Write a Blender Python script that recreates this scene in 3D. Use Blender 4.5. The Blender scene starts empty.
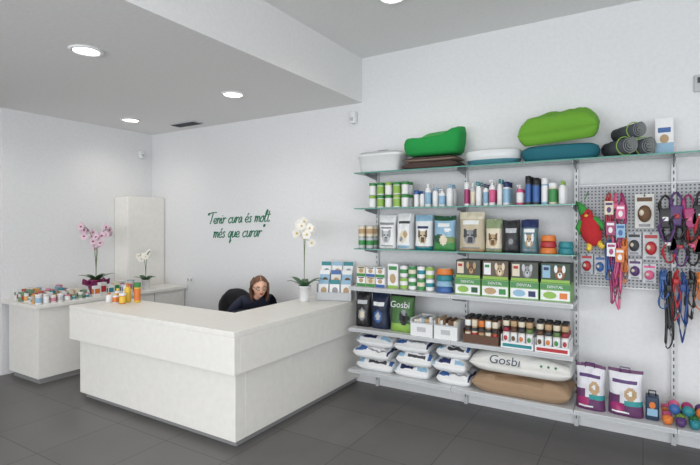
import bpy,bmesh,math,random
from mathutils import Vector,Matrix,noise
random.seed(7)
R=random.uniform
bpy.context.scene.view_settings.view_transform='Standard'
def lin(c):
    c=c/255.0
    return c/12.92 if c<=.04045 else ((c+.055)/1.055)**2.4
_mc={}
def C(r,g,b,rough=.5,metal=0.0,bump=0.0,bs=60.0,sheen=0):
    key=(r,g,b,rough,metal,bump,bs)
    if key in _mc: return _mc[key]
    m=bpy.data.materials.new("mat_%d_%d_%d"%(r,g,b)); m.use_nodes=True
    nt=m.node_tree; p=nt.nodes["Principled BSDF"]
    col=(lin(r),lin(g),lin(b),1)
    p.inputs["Roughness"].default_value=rough; p.inputs["Metallic"].default_value=metal
    tc=nt.nodes.new("ShaderNodeTexCoord"); nz=nt.nodes.new("ShaderNodeTexNoise")
    nz.inputs["Scale"].default_value=bs
    nt.links.new(tc.outputs["Object"],nz.inputs["Vector"])
    mx=nt.nodes.new("ShaderNodeMix"); mx.data_type='RGBA'
    mx.inputs[6].default_value=tuple(c*.93 for c in col[:3])+(1,)
    mx.inputs[7].default_value=tuple(min(1,c*1.05) for c in col[:3])+(1,)
    nt.links.new(nz.outputs["Fac"],mx.inputs[0]); nt.links.new(mx.outputs[2],p.inputs["Base Color"])
    if bump>0:
        bp=nt.nodes.new("ShaderNodeBump"); bp.inputs["Strength"].default_value=bump; bp.inputs["Distance"].default_value=.01
        nt.links.new(nz.outputs["Fac"],bp.inputs["Height"]); nt.links.new(bp.outputs["Normal"],p.inputs["Normal"])
    _mc[key]=m
    return m
def emis(name,col,s):
    m=bpy.data.materials.new(name); m.use_nodes=True; p=m.node_tree.nodes["Principled BSDF"]
    p.inputs["Emission Color"].default_value=(*col,1); p.inputs["Emission Strength"].default_value=s
    p.inputs["Base Color"].default_value=(.9,.9,.9,1)
    return m

class B:
    def __init__(s): s.v=[];s.f=[];s.m=[];s.sm=[];s.mats=[]
    def mi(s,m):
        if m not in s.mats: s.mats.append(m)
        return s.mats.index(m)
    def add(s,vs,fs,m,smooth=False,M=None):
        o=len(s.v)
        for v in vs:
            v=Vector(v)
            if M is not None: v=M@v
            s.v.append(v)
        for i,f in enumerate(fs):
            s.f.append([o+k for k in f]); s.m.append(s.mi(m[i] if isinstance(m,list) else m)); s.sm.append(smooth)
    def box(s,x0,x1,y0,y1,z0,z1,m,M=None):
        vs=[(x0,y0,z0),(x1,y0,z0),(x1,y1,z0),(x0,y1,z0),(x0,y0,z1),(x1,y0,z1),(x1,y1,z1),(x0,y1,z1)]
        fs=[(0,3,2,1),(4,5,6,7),(0,1,5,4),(1,2,6,5),(2,3,7,6),(3,0,4,7)]
        s.add(vs,fs,m,False,M)
    def rbox(s,x0,x1,y0,y1,z0,z1,r,m,M=None,seg=3):
        bm=bmesh.new(); bmesh.ops.create_cube(bm,size=1)
        for v in bm.verts:
            v.co=Vector(((x0+x1)/2+v.co.x*(x1-x0),(y0+y1)/2+v.co.y*(y1-y0),(z0+z1)/2+v.co.z*(z1-z0)))
        bmesh.ops.bevel(bm,geom=bm.edges[:],offset=r,segments=seg,profile=.5,affect='EDGES')
        bm.verts.index_update()
        s.add([v.co.copy() for v in bm.verts],[[v.index for v in f.verts] for f in bm.faces],m,True,M); bm.free()
    def lathe(s,x,y,z,prof,n=16,sx=1,sy=1,e=2.0,zf=None,M=None):
        vs=[];fs=[];ms=[]
        for (r,zz,m) in prof:
            for i in range(n):
                a=2*math.pi*i/n; ca,sa=math.cos(a),math.sin(a)
                cx=math.copysign(abs(ca)**(2/e),ca); cy=math.copysign(abs(sa)**(2/e),sa)
                q=zz if zf is None else zf(a,zz,r)
                vs.append((x+r*cx*sx,y+r*cy*sy,z+q))
        for j in range(len(prof)-1):
            for i in range(n):
                k=(i+1)%n
                fs.append((j*n+i,j*n+k,(j+1)*n+k,(j+1)*n+i)); ms.append(prof[j][2])
        if prof[0][0]>1e-5: fs.append(tuple(range(n-1,-1,-1))); ms.append(prof[0][2])
        if prof[-1][0]>1e-5: fs.append(tuple((len(prof)-1)*n+i for i in range(n))); ms.append(prof[-1][2])
        s.add(vs,fs,ms,True,M)
    def cyl(s,x,y,z0,z1,r0,m,r1=None,n=16,M=None):
        r1=r0 if r1 is None else r1
        s.lathe(x,y,0,[(0,z0,m),(r0,z0,m),(r0,z0+1e-4,m),(r1,z1-1e-4,m),(r1,z1,m),(0,z1,m)],n,M=M)
    def ell(s,c,r,m,n=14,M=None):
        k=n//2+2; pr=[]
        for j in range(k+1):
            a=-math.pi/2+math.pi*j/k; pr.append((max(0,math.cos(a)),math.sin(a)*r[2],m))
        s.lathe(c[0],c[1],c[2],pr,n,r[0],r[1],M=M)
    def tube(s,pts,r,m,n=7,M=None,closed=False,flat=1.0,caps=True):
        pts=[Vector(p) for p in pts]; N=len(pts); vs=[];fs=[]
        up=Vector((0,0,1))
        for i,p in enumerate(pts):
            if closed: t=pts[(i+1)%N]-pts[i-1]
            else: t=pts[min(i+1,N-1)]-pts[max(i-1,0)]
            t.normalize()
            a=t.cross(up)
            if a.length<.15: a=t.cross(Vector((0,1,0)))
            a.normalize(); c=a.cross(t)
            rr=r[i] if isinstance(r,(list,tuple)) else r
            for k in range(n):
                q=2*math.pi*k/n
                vs.append(p+a*math.cos(q)*rr+c*math.sin(q)*rr*flat)
        for i in range(N if closed else N-1):
            j=(i+1)%N
            for k in range(n):
                l=(k+1)%n; fs.append((i*n+k,i*n+l,j*n+l,j*n+k))
        if not closed and caps: fs.append(tuple(range(n-1,-1,-1))); fs.append(tuple((N-1)*n+k for k in range(n)))
        s.add(vs,fs,m,True,M)
    def paint(s,x0,x1,z0,z1,y,shapes,M=None):
        cx=(x0+x1)/2;w=(x1-x0)/2;h=z1-z0
        for i,q in enumerate(shapes):
            yy=y-.0006*(i+1)
            if q[0]=='r':
                _,a,b_,c,d,m=q
                s.add([(cx+a*w,yy,z0+c*h),(cx+b_*w,yy,z0+c*h),(cx+b_*w,yy,z0+d*h),(cx+a*w,yy,z0+d*h)],[(0,1,2,3)],m,False,M)
            else:
                _,a,c,ru,rv,m=q
                s.add([(cx+(a+ru*math.cos(t*math.pi/7))*w,yy,z0+(c+rv*math.sin(t*math.pi/7))*h) for t in range(14)],[tuple(range(14))],m,False,M)
    def carton(s,x0,x1,y0,y1,z0,z1,m,shapes=(),M=None):
        s.box(x0,x1,y0,y1,z0,z1,m,M); s.paint(x0,x1,z0,z1,y0,shapes,M)
    def text(s,t,size,x,y,z,m,M=None,up=False,shear=.1,ofs=0):
        cu=bpy.data.curves.new("t",'FONT'); cu.body=t; cu.size=size; cu.align_x='CENTER'; cu.shear=shear; cu.offset=ofs
        o=bpy.data.objects.new("t",cu); bpy.context.collection.objects.link(o)
        dg=bpy.context.evaluated_depsgraph_get(); me=o.evaluated_get(dg).to_mesh()
        vs=[(x+v.co.x,y+v.co.y,z) if up else (x+v.co.x,y,z+v.co.y) for v in me.vertices]
        fs=[tuple(p.vertices) for p in me.polygons]
        s.add(vs,fs,m,False,M)
        bpy.data.objects.remove(o); bpy.data.curves.remove(cu)
    def build(s,name,loc=(0,0,0),rot=0,bevel=0,parent=None):
        me=bpy.data.meshes.new(name)
        c=Vector((0,0,0))
        if loc==(0,0,0) and parent is None and s.v:
            xs=[v.x for v in s.v];ys=[v.y for v in s.v];zs=[v.z for v in s.v]
            c=Vector(((min(xs)+max(xs))/2,(min(ys)+max(ys))/2,min(zs)))
        me.from_pydata([v-c for v in s.v],[],s.f)
        for m in s.mats: me.materials.append(m)
        for i,p in enumerate(me.polygons): p.material_index=s.m[i]; p.use_smooth=s.sm[i]
        me.update()
        o=bpy.data.objects.new(name,me); bpy.context.collection.objects.link(o)
        o.location=Vector(loc)+c; o.rotation_euler=(0,0,rot)
        if bevel>0:
            md=o.modifiers.new("bev",'BEVEL'); md.width=bevel; md.segments=2; md.limit_method='ANGLE'; md.angle_limit=math.radians(50)
        if parent: o.parent=parent
        return o
def pick(shapes,base,u,v):
    m=base
    for q in shapes:
        if q[0]=='r':
            if q[1]<=u<=q[2] and q[3]<=v<=q[4]: m=q[5]
        else:
            if ((u-q[1])/q[3])**2+((v-q[2])/q[4])**2<=1: m=q[5]
    return m
def bag(b,x,y,z,w,h,d,base,shapes=(),nu=22,nv=28,seed=0,M=None):
    vs=[];fs=[];ms=[]
    def T(v):
        if v<.08: return .80+.2*v/.08
        if v<.5: return 1-.1*(v-.08)
        return max(.03,.96*(1-((v-.5)/.5)**2.0*.97))*(1 if v<.9 else max(.1,1-(v-.9)*8))
    for j in range(nv+1):
        v=j/nv; t=d/2*T(v)
        for k in range(2*nu):
            if k<nu: u=-1+2*k/nu; sg=-1
            else: u=1-2*(k-nu)/nu; sg=1
            su=1 if u>0 else -1
            W=w/2*(.95+.035*math.cos(v*6.3)+.035*noise.noise(Vector((su*3+seed*2.3,v*3.5,seed)))) 
            yy=sg*t*(max(0,1-abs(u)**3.4))**.55
            am=1 if .05<v<.97 else 0
            wr=(.010*noise.noise(Vector((u*2.2+seed*7.1,v*3,sg*2+seed)))+.006*noise.noise(Vector((u*6+seed*3.1,v*8,sg*2))))*am*(1-abs(u)**6)
            zt=-.012*(u*u)*v*noise.noise(Vector((seed*1.7,su*2,0)))-.008*(1-u*u)*v*math.sin(seed*2.1)
            vs.append((x+u*W,y+yy+wr*sg,z+v*h+zt))
    n=2*nu
    for j in range(nv):
        for k in range(n):
            l=(k+1)%n
            fs.append((j*n+k,j*n+l,(j+1)*n+l,(j+1)*n+k))
            if k<nu: ms.append(pick(shapes,base,-1+2*(k+.5)/nu,(j+.5)/nv))
            else: ms.append(base)
    fs.append(tuple(range(n-1,-1,-1))); ms.append(base)
    b.add(vs,fs,ms,True,M)
def pillow(b,x,y,z,L,D,T,base,shapes=(),nu=30,nv=20,seed=0,M=None,under=None,wr=.008,p=4,seam=.3):
    vs=[];fs=[];ms=[]
    s=T*seam
    for side in (0,1):
        for j in range(nv+1):
            for i in range(nu+1):
                u=-1+2*i/nu; v=-1+2*j/nv
                u2=math.sin(u*math.pi/2)*.5+u*.5; v2=math.sin(v*math.pi/2)*.6+v*.4
                g=max(0,(1-abs(u2)**p)*(1-abs(v2)**p))**.5
                nz=(wr*noise.noise(Vector((u*3+seed*3.3,v*3,side+seed*.7)))+wr*.5*noise.noise(Vector((u*8+seed,v*7,side))))*g*2
                zz=s+(T-s)*g+nz if side==0 else s-s*min(1,g*1.5)
                vs.append((x+u2*L/2,y+v2*D/2*(1-.05*(1-abs(v2))),z+max(0,zz)))
    n=nu+1; o=(nv+1)*n
    for j in range(nv):
        for i in range(nu):
            a=j*n+i
            fs.append((a,a+1,a+1+n,a+n)); ms.append(pick(shapes,base,-1+2*(i+.5)/nu,(j+.5)/nv))
            fs.append((o+a,o+a+n,o+a+1+n,o+a+1)); ms.append(under or base)
    for i in range(nu):
        fs.append((i,o+i,o+i+1,i+1)); ms.append(base)
        a=nv*n+i; fs.append((a,a+1,o+a+1,o+a)); ms.append(base)
    for j in range(nv):
        a=j*n; fs.append((a,a+n,o+a+n,o+a)); ms.append(base)
        a=j*n+nu; fs.append((a,o+a,o+a+n,a+n)); ms.append(base)
    b.add(vs,fs,ms,True,M)

# ---------------------------------------------------------------- colours
WHT=C(228,229,230,.45); OFF=C(214,214,210,.5); GRY=C(140,142,146,.5); LGR=C(184,187,190,.45); DGR=C(62,64,68,.6); BLK=C(26,26,29,.45)
NAVY=C(34,46,92,.5); BLU=C(58,98,160,.45); LBL=C(140,178,204,.45); TEAL=C(40,130,140,.5); GRN=C(60,136,74,.5); LIME=C(140,180,80,.5)
DGN=C(34,82,54,.5); RED=C(176,44,50,.45); PNK=C(206,92,134,.45); MAG=C(158,44,104,.4); PUR=C(84,54,108,.5); ORG=C(214,120,52,.45)
YEL=C(226,190,70,.45); BRN=C(104,74,50,.6); TAN=C(180,152,116,.6); CRM=C(218,208,186,.55); BEI=C(192,180,156,.6)
MET=C(150,152,156,.35,.7)
# ---------------------------------------------------------------- shell materials
def wallmat(name,r,g,b):
    m=C(r,g,b,.85,0,.05,35.0).copy(); m.name=name; return m
WALL=wallmat("wall_paint",224,225,227); CEIL=wallmat("ceiling_paint",228,228,228)
def floormat():
    m=bpy.data.materials.new("floor_tiles"); m.use_nodes=True; nt=m.node_tree; p=nt.nodes["Principled BSDF"]
    tc=nt.nodes.new("ShaderNodeTexCoord"); br=nt.nodes.new("ShaderNodeTexBrick")
    br.offset=0; br.inputs["Scale"].default_value=1; br.inputs["Brick Width"].default_value=.6; br.inputs["Row Height"].default_value=.6
    br.inputs["Mortar Size"].default_value=.004; br.inputs["Mortar Smooth"].default_value=.2
    a=(lin(106),lin(104),lin(103),1); c=(lin(112),lin(110),lin(109),1)
    br.inputs["Color1"].default_value=a; br.inputs["Color2"].default_value=c; br.inputs["Mortar"].default_value=(lin(76),lin(75),lin(74),1)
    nz=nt.nodes.new("ShaderNodeTexNoise"); nz.inputs["Scale"].default_value=2.2; nz.inputs["Detail"].default_value=6
    mx=nt.nodes.new("ShaderNodeMix"); mx.data_type='RGBA'; mx.blend_type='MULTIPLY'; mx.inputs[0].default_value=.3
    nt.links.new(tc.outputs["Object"],br.inputs["Vector"]); nt.links.new(tc.outputs["Object"],nz.inputs["Vector"])
    nt.links.new(br.outputs["Color"],mx.inputs[6]); nt.links.new(nz.outputs["Fac"],mx.inputs[7])
    nt.links.new(mx.outputs[2],p.inputs["Base Color"]); p.inputs["Roughness"].default_value=.4
    return m
def glassmat():
    m=bpy.data.materials.new("shelf_glass"); m.use_nodes=True; nt=m.node_tree; nt.nodes.clear()
    o=nt.nodes.new("ShaderNodeOutputMaterial"); mx=nt.nodes.new("ShaderNodeMixShader"); t=nt.nodes.new("ShaderNodeBsdfTransparent"); g=nt.nodes.new("ShaderNodeBsdfGlossy")
    fr=nt.nodes.new("ShaderNodeFresnel"); fr.inputs[0].default_value=1.5
    t.inputs[0].default_value=(.80,.90,.87,1); g.inputs["Roughness"].default_value=.05
    nt.links.new(fr.outputs[0],mx.inputs[0]); nt.links.new(t.outputs[0],mx.inputs[1]); nt.links.new(g.outputs[0],mx.inputs[2]); nt.links.new(mx.outputs[0],o.inputs[0])
    return m
def pegmat():
    m=bpy.data.materials.new("perforated_metal"); m.use_nodes=True; nt=m.node_tree; p=nt.nodes["Principled BSDF"]
    tc=nt.nodes.new("ShaderNodeTexCoord"); sc=nt.nodes.new("ShaderNodeVectorMath"); sc.operation='MULTIPLY'; sc.inputs[1].default_value=(40,0,40)
    fr=nt.nodes.new("ShaderNodeVectorMath"); fr.operation='FRACTION'; ds=nt.nodes.new("ShaderNodeVectorMath"); ds.operation='DISTANCE'; ds.inputs[1].default_value=(.5,0,.5)
    lt=nt.nodes.new("ShaderNodeMath"); lt.operation='LESS_THAN'; lt.inputs[1].default_value=.26
    mx=nt.nodes.new("ShaderNodeMix"); mx.data_type='RGBA'; mx.inputs[6].default_value=(lin(170),lin(172),lin(176),1); mx.inputs[7].default_value=(lin(70),lin(72),lin(76),1)
    nt.links.new(tc.outputs["Object"],sc.inputs[0]); nt.links.new(sc.outputs[0],fr.inputs[0]); nt.links.new(fr.outputs[0],ds.inputs[0]); nt.links.new(ds.outputs["Value"],lt.inputs[0])
    nt.links.new(lt.outputs[0],mx.inputs[0]); nt.links.new(mx.outputs[2],p.inputs["Base Color"]); p.inputs["Roughness"].default_value=.4
    return m
GLS=glassmat(); GEDGE=C(84,150,136,.2); PEG=pegmat()
YW=4.2; XL=-5.78; XR=2.6; YF=-3.2; ZC=3.28; ZS=2.83; XS=-2.43; XFL=-7.4
def slab(name,x0,x1,y0,y1,z0,z1,m,bevel=0):
    b=B(); b.box(x0,x1,y0,y1,z0,z1,m); return b.build(name,bevel=bevel)
slab("floor",XFL-.1,XR+.1,YF-.1,YW+.1,-.1,0,floormat())
slab("wall_back",XFL-.1,XR+.1,YW,YW+.12,0,ZC,WALL)
slab("wall_left",XL-.12,XL,2.38,YW,0,ZS,WALL)
slab("wall_far_left",XFL-.12,XFL,YF,YW,0,ZS,WALL)
for (a,c,z0,z1) in ((YF,-2.4,0,ZC),(1.8,YW,0,ZC),(-2.4,1.8,0,.35),(-2.4,1.8,2.7,ZC)): slab("wall_right",XR,XR+.12,a,c,z0,z1,WALL)
slab("ceiling",XS,XR+.12,YF-.1,YW+.12,ZC,ZC+.1,CEIL)
slab("ceiling_soffit",XFL-.12,XS,YF-.1,YW,ZS,ZC+.1,CEIL)
for (a,c,z0,z1) in ((XFL,-6.6,0,ZS),(-3.3,-3.0,.35,2.5),(-.3,.0,0,ZC),(1.3,1.5,0,2.6),(2.45,XR,.35,2.6),(-6.6,-2.43,2.5,ZS),(XS,-.3,2.6,ZC),(.0,XR,2.6,ZC),(-6.6,-.3,0,.35),(1.5,XR,0,.35)):
    slab("wall_front",a,c,YF-.12,YF,z0,z1,WALL)
FR=C(70,72,75,.4,.6)
for i,(a,c,z0,z1) in enumerate(((-6.6,-3.3,.35,2.5),(-3.0,-.3,.35,2.6),(1.5,2.45,.35,2.6))):
    b=B()
    for q in (a,(a+c)/2-.025,c-.05): b.box(q,q+.05,YF-.09,YF-.03,z0,z1,FR)
    b.box(a,c,YF-.088,YF-.032,z0,z0+.05,FR); b.box(a,c,YF-.088,YF-.032,z1-.05,z1,FR)
    b.box(a+.05,c-.05,YF-.064,YF-.058,z0+.05,z1-.05,GLS)
    b.build("window_%d"%(i+1))
b=B()
for q in (-2.4,-1.0,.35,1.75): b.box(XR+.03,XR+.09,q,q+.05,.35,2.7,FR)
b.box(XR+.032,XR+.088,-2.4,1.8,.35,.40,FR); b.box(XR+.032,XR+.088,-2.4,1.8,2.65,2.7,FR); b.box(XR+.058,XR+.064,-2.35,1.75,.40,2.65,GLS)
b.build("window_4")
b=B()
for q in (0.002,1.238): b.box(q,q+.06,YF-.09,YF-.03,0,2.598,FR)
b.box(.062,1.238,YF-.088,YF-.032,2.5,2.598,FR); b.box(.062,1.238,YF-.088,YF-.032,0.01,.12,FR); b.box(.062,1.238,YF-.064,YF-.058,.12,2.5,GLS)
b.tube([(.16,YF+.03,.8),(.16,YF+.03,1.4)],.015,MET); b.tube([(.16,YF-.06,.9),(.16,YF+.03,.9)],.01,MET); b.tube([(.16,YF-.06,1.3),(.16,YF+.03,1.3)],.01,MET)
b.build("door_1")

# ---------------------------------------------------------------- reception counter
LAM=C(234,232,227,.38,0,0,20.0)
KICK=C(140,140,140,.5)
b=B()
ZT=.85
b.box(-4.43,-2.46,2.46,2.56,.05,ZT-.04,LAM); b.box(-2.56,-2.46,2.56,4.19,.05,ZT-.04,LAM)
b.box(-4.43,-4.38,2.56,2.9,.05,ZT-.04,LAM)
b.box(-4.40,-2.49,2.50,2.54,0,.05,KICK); b.box(-2.54,-2.49,2.54,4.19,0,.05,KICK); b.box(-4.41,-4.385,2.55,2.88,0,.05,KICK)
b.box(-4.50,-2.41,2.40,2.46,.545,ZT-.04,LAM); b.box(-2.46,-2.41,2.46,4.19,.545,ZT-.04,LAM); b.box(-4.50,-4.43,2.46,2.94,.545,ZT-.04,LAM)
b.box(-4.50,-2.41,2.40,2.94,ZT-.04,ZT,LAM); b.box(-2.95,-2.41,2.94,4.19,ZT-.04,ZT,LAM)
b.box(-4.38,-2.56,2.56,3.12,.685,.715,LAM); b.box(-3.27,-2.56,3.12,4.19,.685,.715,LAM)
b.box(-4.36,-4.33,2.9,3.1,.02,.685,LAM)
b.box(-3.24,-2.58,4.15,4.19,.0,.685,LAM)
b.build("reception_counter",bevel=.004)
b=B()
b.box(-5.70,-5.10,2.42,4.19,.06,.765,LAM); b.box(-5.67,-5.13,2.45,4.19,0,.06,KICK); b.box(-5.775,-5.05,2.37,4.195,.765,.80,LAM)
for y in (2.86,3.30,3.74): b.box(-5.101,-5.096,y-.003,y+.003,.08,.75,GRY)
b.build("side_counter",bevel=.003)
b=B()
b.box(-5.775,-5.51,3.65,4.195,.801,1.95,LAM); b.box(-5.511,-5.505,3.66,4.185,.82,1.94,LAM)
b.build("tall_cabinet",bevel=.003)

# ---------------------------------------------------------------- ceiling lights, vent, wall devices
EM=emis("lamp_glow",(1,.95,.86),9)
def downlight(x,y,z,w):
    b=B()
    b.lathe(0,0,0,[(.085,0,WHT),(.115,0,WHT),(.11,-.012,WHT),(.088,-.012,WHT),(.085,0,WHT)],32)
    b.lathe(0,0,0,[(0,-.004,EM),(.086,-.004,EM),(.086,-.003,EM),(0,-.003,EM)],32)
    o=b.build("recessed_downlight",(x,y,z-.0005))
    l=bpy.data.lights.new("downlight_lamp",'SPOT'); l.energy=w; l.spot_size=math.radians(150); l.spot_blend=1; l.color=(1,.93,.82); l.shadow_soft_size=.08
    lo=bpy.data.objects.new("lamp",l); bpy.context.collection.objects.link(lo); lo.parent=o; lo.location=(0,0,-.03)
for p in ((-3.36,1.91),(-3.31,3.28),(-5.16,3.46),(-5.2,1.9),(-3.4,-.4)): downlight(p[0],p[1],ZS,18)
for p in ((-1.58,3.17),(-.2,1.2),(-1.58,1.0),(1.2,2.9)): downlight(p[0],p[1],ZC,22)
b=B(); b.box(-4.98,-4.55,3.86,4.02,ZS-.012,ZS,LGR)
for i in range(6): b.box(-4.96,-4.57,3.875+i*.023,3.888+i*.023,ZS-.018,ZS-.012,DGR)
b.build("air_vent")
b=B(); b.rbox(-2.54,-2.48,4.13,4.199,2.62,2.74,.015,WHT); b.ell((-2.51,4.13,2.66),(.02,.012,.02),LGR)
b.build("motion_sensor")
b=B(); b.rbox(XL+.001,XL+.06,3.98,4.05,2.48,2.58,.012,WHT); b.ell((XL+.06,4.015,2.52),(.01,.02,.02),LGR)
b.build("motion_sensor")
b=B(); b.rbox(-5.06,-4.94,4.188,4.199,.84,.92,.004,WHT)
for x in (-5.03,-4.97): b.cyl(0,0,0,.003,.018,LGR,M=Matrix.Translation((x,4.189,.88))@Matrix.Rotation(math.pi/2,4,'X'))
b.build("power_socket")
b=B(); b.rbox(.31,.38,4.18,4.199,2.54,2.66,.006,LGR); b.box(.33,.36,4.176,4.181,2.60,2.64,DGR); b.build("thermostat")

# ---------------------------------------------------------------- handwritten wall lettering
LT={'e':[[(0,.4),(.5,.5),(.58,.8),(.35,1),(.1,.75),(.1,.3),(.4,0),(.75,.2)]],
'n':[[(0,.85),(.12,1),(.12,.5),(.1,0),(.2,.7),(.45,1),(.58,.8),(.58,.15),(.8,.1)]],
'i':[[(0,.5),(.2,1),(.2,.2),(.35,0),(.5,.2)],[(.22,1.35),(.25,1.45)]],
'r':[[(0,.85),(.13,1),(.13,.5),(.1,0),(.2,.7),(.45,1),(.62,.85)]],
'c':[[(.6,.8),(.4,1),(.1,.7),(.1,.3),(.35,0),(.68,.25)]],
'u':[[(0,.85),(.1,1),(.1,.3),(.28,0),(.5,.3),(.6,1),(.6,.2),(.82,.1)]],
'a':[[(.6,.9),(.35,1),(.08,.6),(.15,.1),(.4,.1),(.6,.9),(.62,.2),(.82,.1)]],
's':[[(.5,.85),(.3,1),(.13,.8),(.45,.35),(.3,0),(.03,.15)]],
'm':[[(0,.85),(.1,1),(.1,.5),(.1,0),(.2,.7),(.36,1),(.48,.7),(.48,0),(.56,.7),(.75,1),(.87,.7),(.87,.15),(1.07,.1)]],
'o':[[(.35,1),(.08,.6),(.2,.05),(.5,.1),(.6,.6),(.35,1),(.72,.9)]],
'l':[[(0,.4),(.35,1.6),(.28,2),(.12,1.6),(.12,.3),(.3,0),(.5,.2)]],
't':[[(.22,1.8),(.18,.9),(.2,.2),(.38,0),(.58,.2)],[(-.05,1.15),(.5,1.25)]],
'T':[[(-.25,1.8),(.3,2.05),(1.3,2.1)],[(.55,2.05),(.5,.9),(.35,0)]],
'q':[[(.6,.9),(.35,1),(.08,.6),(.15,.1),(.4,.1),(.6,.9),(.6,-.2),(.58,-.95),(.8,-.4)]],
'"':[[(.1,2),(.05,1.6)],[(.3,2),(.25,1.6)]],
'é':[[(0,.4),(.5,.5),(.58,.8),(.35,1),(.1,.75),(.1,.3),(.4,0),(.75,.2)],[(.3,1.25),(.5,1.6)]],' ':[]}
ADV={'m':1.05,'i':.48,'l':.5,'t':.55,'T':1.0,'r':.62,' ':.55,'s':.6,'"':.5}
def cr(pts,n=6):
    if len(pts)<3: return pts
    P=[Vector(p) for p in pts]; P=[P[0]*2-P[1]]+P+[P[-1]*2-P[-2]]; out=[]
    for i in range(1,len(P)-2):
        for k in range(n):
            t=k/n; a,b_,c,d=P[i-1:i+3]
            out.append(.5*((2*b_)+(c-a)*t+(2*a-5*b_+4*c-d)*t*t+(3*b_-a-3*c+d)*t**3))
    out.append(P[-2]); return out
b=B(); LG=C(16,120,88,.6)
def line(s,x,z,h):
    X0_=x
    for ch in s:
        for st in LT[ch]:
            pts=cr([(p[0],p[1]) for p in st])
            b.tube([(x+(p[0]+.25*p[1])*h*1.2,YW-.004,z+p[1]*h+.03*(x-X0_)) for p in pts],.006,LG,6)
        x+=ADV.get(ch,.74)*h*1.2
line('"Tenir cura és molt',-4.70,1.60,.068); line('més que curar"',-4.58,1.43,.072)
b.build("handwritten_lettering")

# ---------------------------------------------------------------- shelving
SH=C(204,206,208,.4,.1)
X0,X1,X2=-2.33,-.43,.85
XP=(-2.24,-1.345,-.45,.19,.80)
ZG=(2.085,1.75,1.37); ZM=(1.02,.64,.26)
b=B()
for x in XP:
    b.box(x-.015,x+.015,4.165,4.198,0,2.16,SH)
    for k in range(40): b.box(x-.004,x+.004,4.1645,4.166,.06+k*.05,.085+k*.05,DGR)
def brk(x,z,L,h):
    b.add([(x-.003,4.165,z),(x-.003,4.165-L,z),(x-.003,4.165-L,z-.015),(x-.003,4.165,z-h),(x+.003,4.165,z),(x+.003,4.165-L,z),(x+.003,4.165-L,z-.015),(x+.003,4.165,z-h)],
          [(0,1,2,3),(7,6,5,4),(0,4,5,1),(1,5,6,2),(2,6,7,3),(3,7,4,0)],MET)
def glass(x0,x1,z):
    b.box(x0,x1,3.884,4.16,z-.008,z,GLS); b.box(x0,x1,3.88,3.884,z-.010,z,GEDGE); b.box(x0-.003,x0,3.88,4.16,z-.009,z,GEDGE); b.box(x1,x1+.003,3.88,4.16,z-.009,z,GEDGE)
glass(X0,-.44,ZG[0]); glass(-.43,X2,ZG[0]); glass(X0,X1,ZG[1]); glass(X0,X1,ZG[2])
for z in ZG:
    for x in XP[:3]: brk(x,z-.009,.24,.05)
for x in XP[3:]: brk(x,ZG[0]-.009,.24,.05)
def metal(x0,x1,z):
    b.box(x0,x1,3.78,4.16,z-.004,z,SH); b.box(x0,x1,3.776,3.78,z-.032,z,SH); b.box(x0,x1,4.156,4.16,z-.03,z,SH)
    b.box(x0,x0+.004,3.78,4.156,z-.03,z-.004,SH); b.box(x1-.004,x1,3.78,4.156,z-.03,z-.004,SH)
    b.box(x0+.01,x1-.01,3.7745,3.776,z-.027,z-.006,LGR)
for z in ZM:
    metal(X0,-1.347,z); metal(-1.343,X1,z)
    for x in XP[:3]: brk(x,z-.033,.36,.08)
metal(X1+.004,.19,ZM[2]); metal(.194,X2,ZM[2])
for x in XP[3:]: brk(x,ZM[2]-.033,.36,.08)
b.build("retail_shelving")
b=B(); b.box(-.43,.17,4.15,4.162,1.12,1.90,PEG); b.box(.21,.78,4.15,4.162,1.12,1.90,PEG)
b.box(-.43,.78,4.146,4.150,1.895,1.905,SH); b.box(-.43,.78,4.146,4.150,1.115,1.125,SH)
b.build("perforated_panel")

# ---------------------------------------------------------------- top shelf goods
e=.001; T1=ZG[0]+e
TUB=C(222,224,225,.3)
b=B()
b.lathe(0,0,0,[(0,0,TUB),(.19,0,TUB),(.20,.01,TUB),(.222,.14,TUB),(.235,.145,TUB),(.235,.16,TUB),(.225,.165,LGR),(.215,.17,LGR),(.20,.185,LGR),(0,.19,LGR)],32,1,.57,5)
b.tube([(-.06,0,.188),(-.05,0,.205),(.05,0,.205),(.06,0,.188)],.007,GRY)
b.build("litter_tray",(-2.09,4.005,T1))
b=B(); FB=C(72,56,52,.9,0,.4,90.0); FB2=C(140,122,108,.9,0,.4,90.0)
pillow(b,0,0,0,.52,.27,.07,FB,(),seed=3); pillow(b,0,.0,.064,.49,.25,.045,FB2,(('r',-1,1,0,.5,FB),),seed=5,wr=.004)
b.build("folded_pet_blanket",(-1.585,4.01,T1))
b=B(); FG=C(20,142,64,.85,0,.3,80.0); FG2=C(84,176,98,.9,0,.3,80.0)
def zf(a,z,r): return z*(1+.45*(math.cos(a-.5)*.5+.5)*(1 if z>.02 else 0)-.15*max(0,math.cos(a+1.9))*(1 if z>.05 else 0)+.06*math.sin(a*5)) if z>.03 else z
b.lathe(0,0,0,[(0,0,FG),(.22,0,FG),(.245,.02,FG),(.262,.07,FG),(.266,.12,FG),(.255,.16,FG),(.225,.165,FG2),(.2,.1,FG2),(.17,.05,FG2),(0,.045,FG2)],48,1,.5,5,zf)
b.build("fabric_pet_bed",(-1.575,4.01,T1+.122))
b=B(); PL=C(210,214,216,.3); TL=C(72,134,148,.7,0,.2,80.0)
b.lathe(0,0,0,[(0,0,TL),(.17,0,TL),(.2,.01,TL),(.213,.035,TL),(.22,.04,PL),(.228,.08,PL),(.228,.11,PL),(.215,.12,PL),(.2,.10,PL),(.19,.05,PL),(0,.04,PL)],36,1,.6,2.6)
b.build("plastic_pet_bed",(-1.06,4.015,T1))
b=B(); T2=C(22,98,112,.8,0,.3,80.0)
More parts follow.
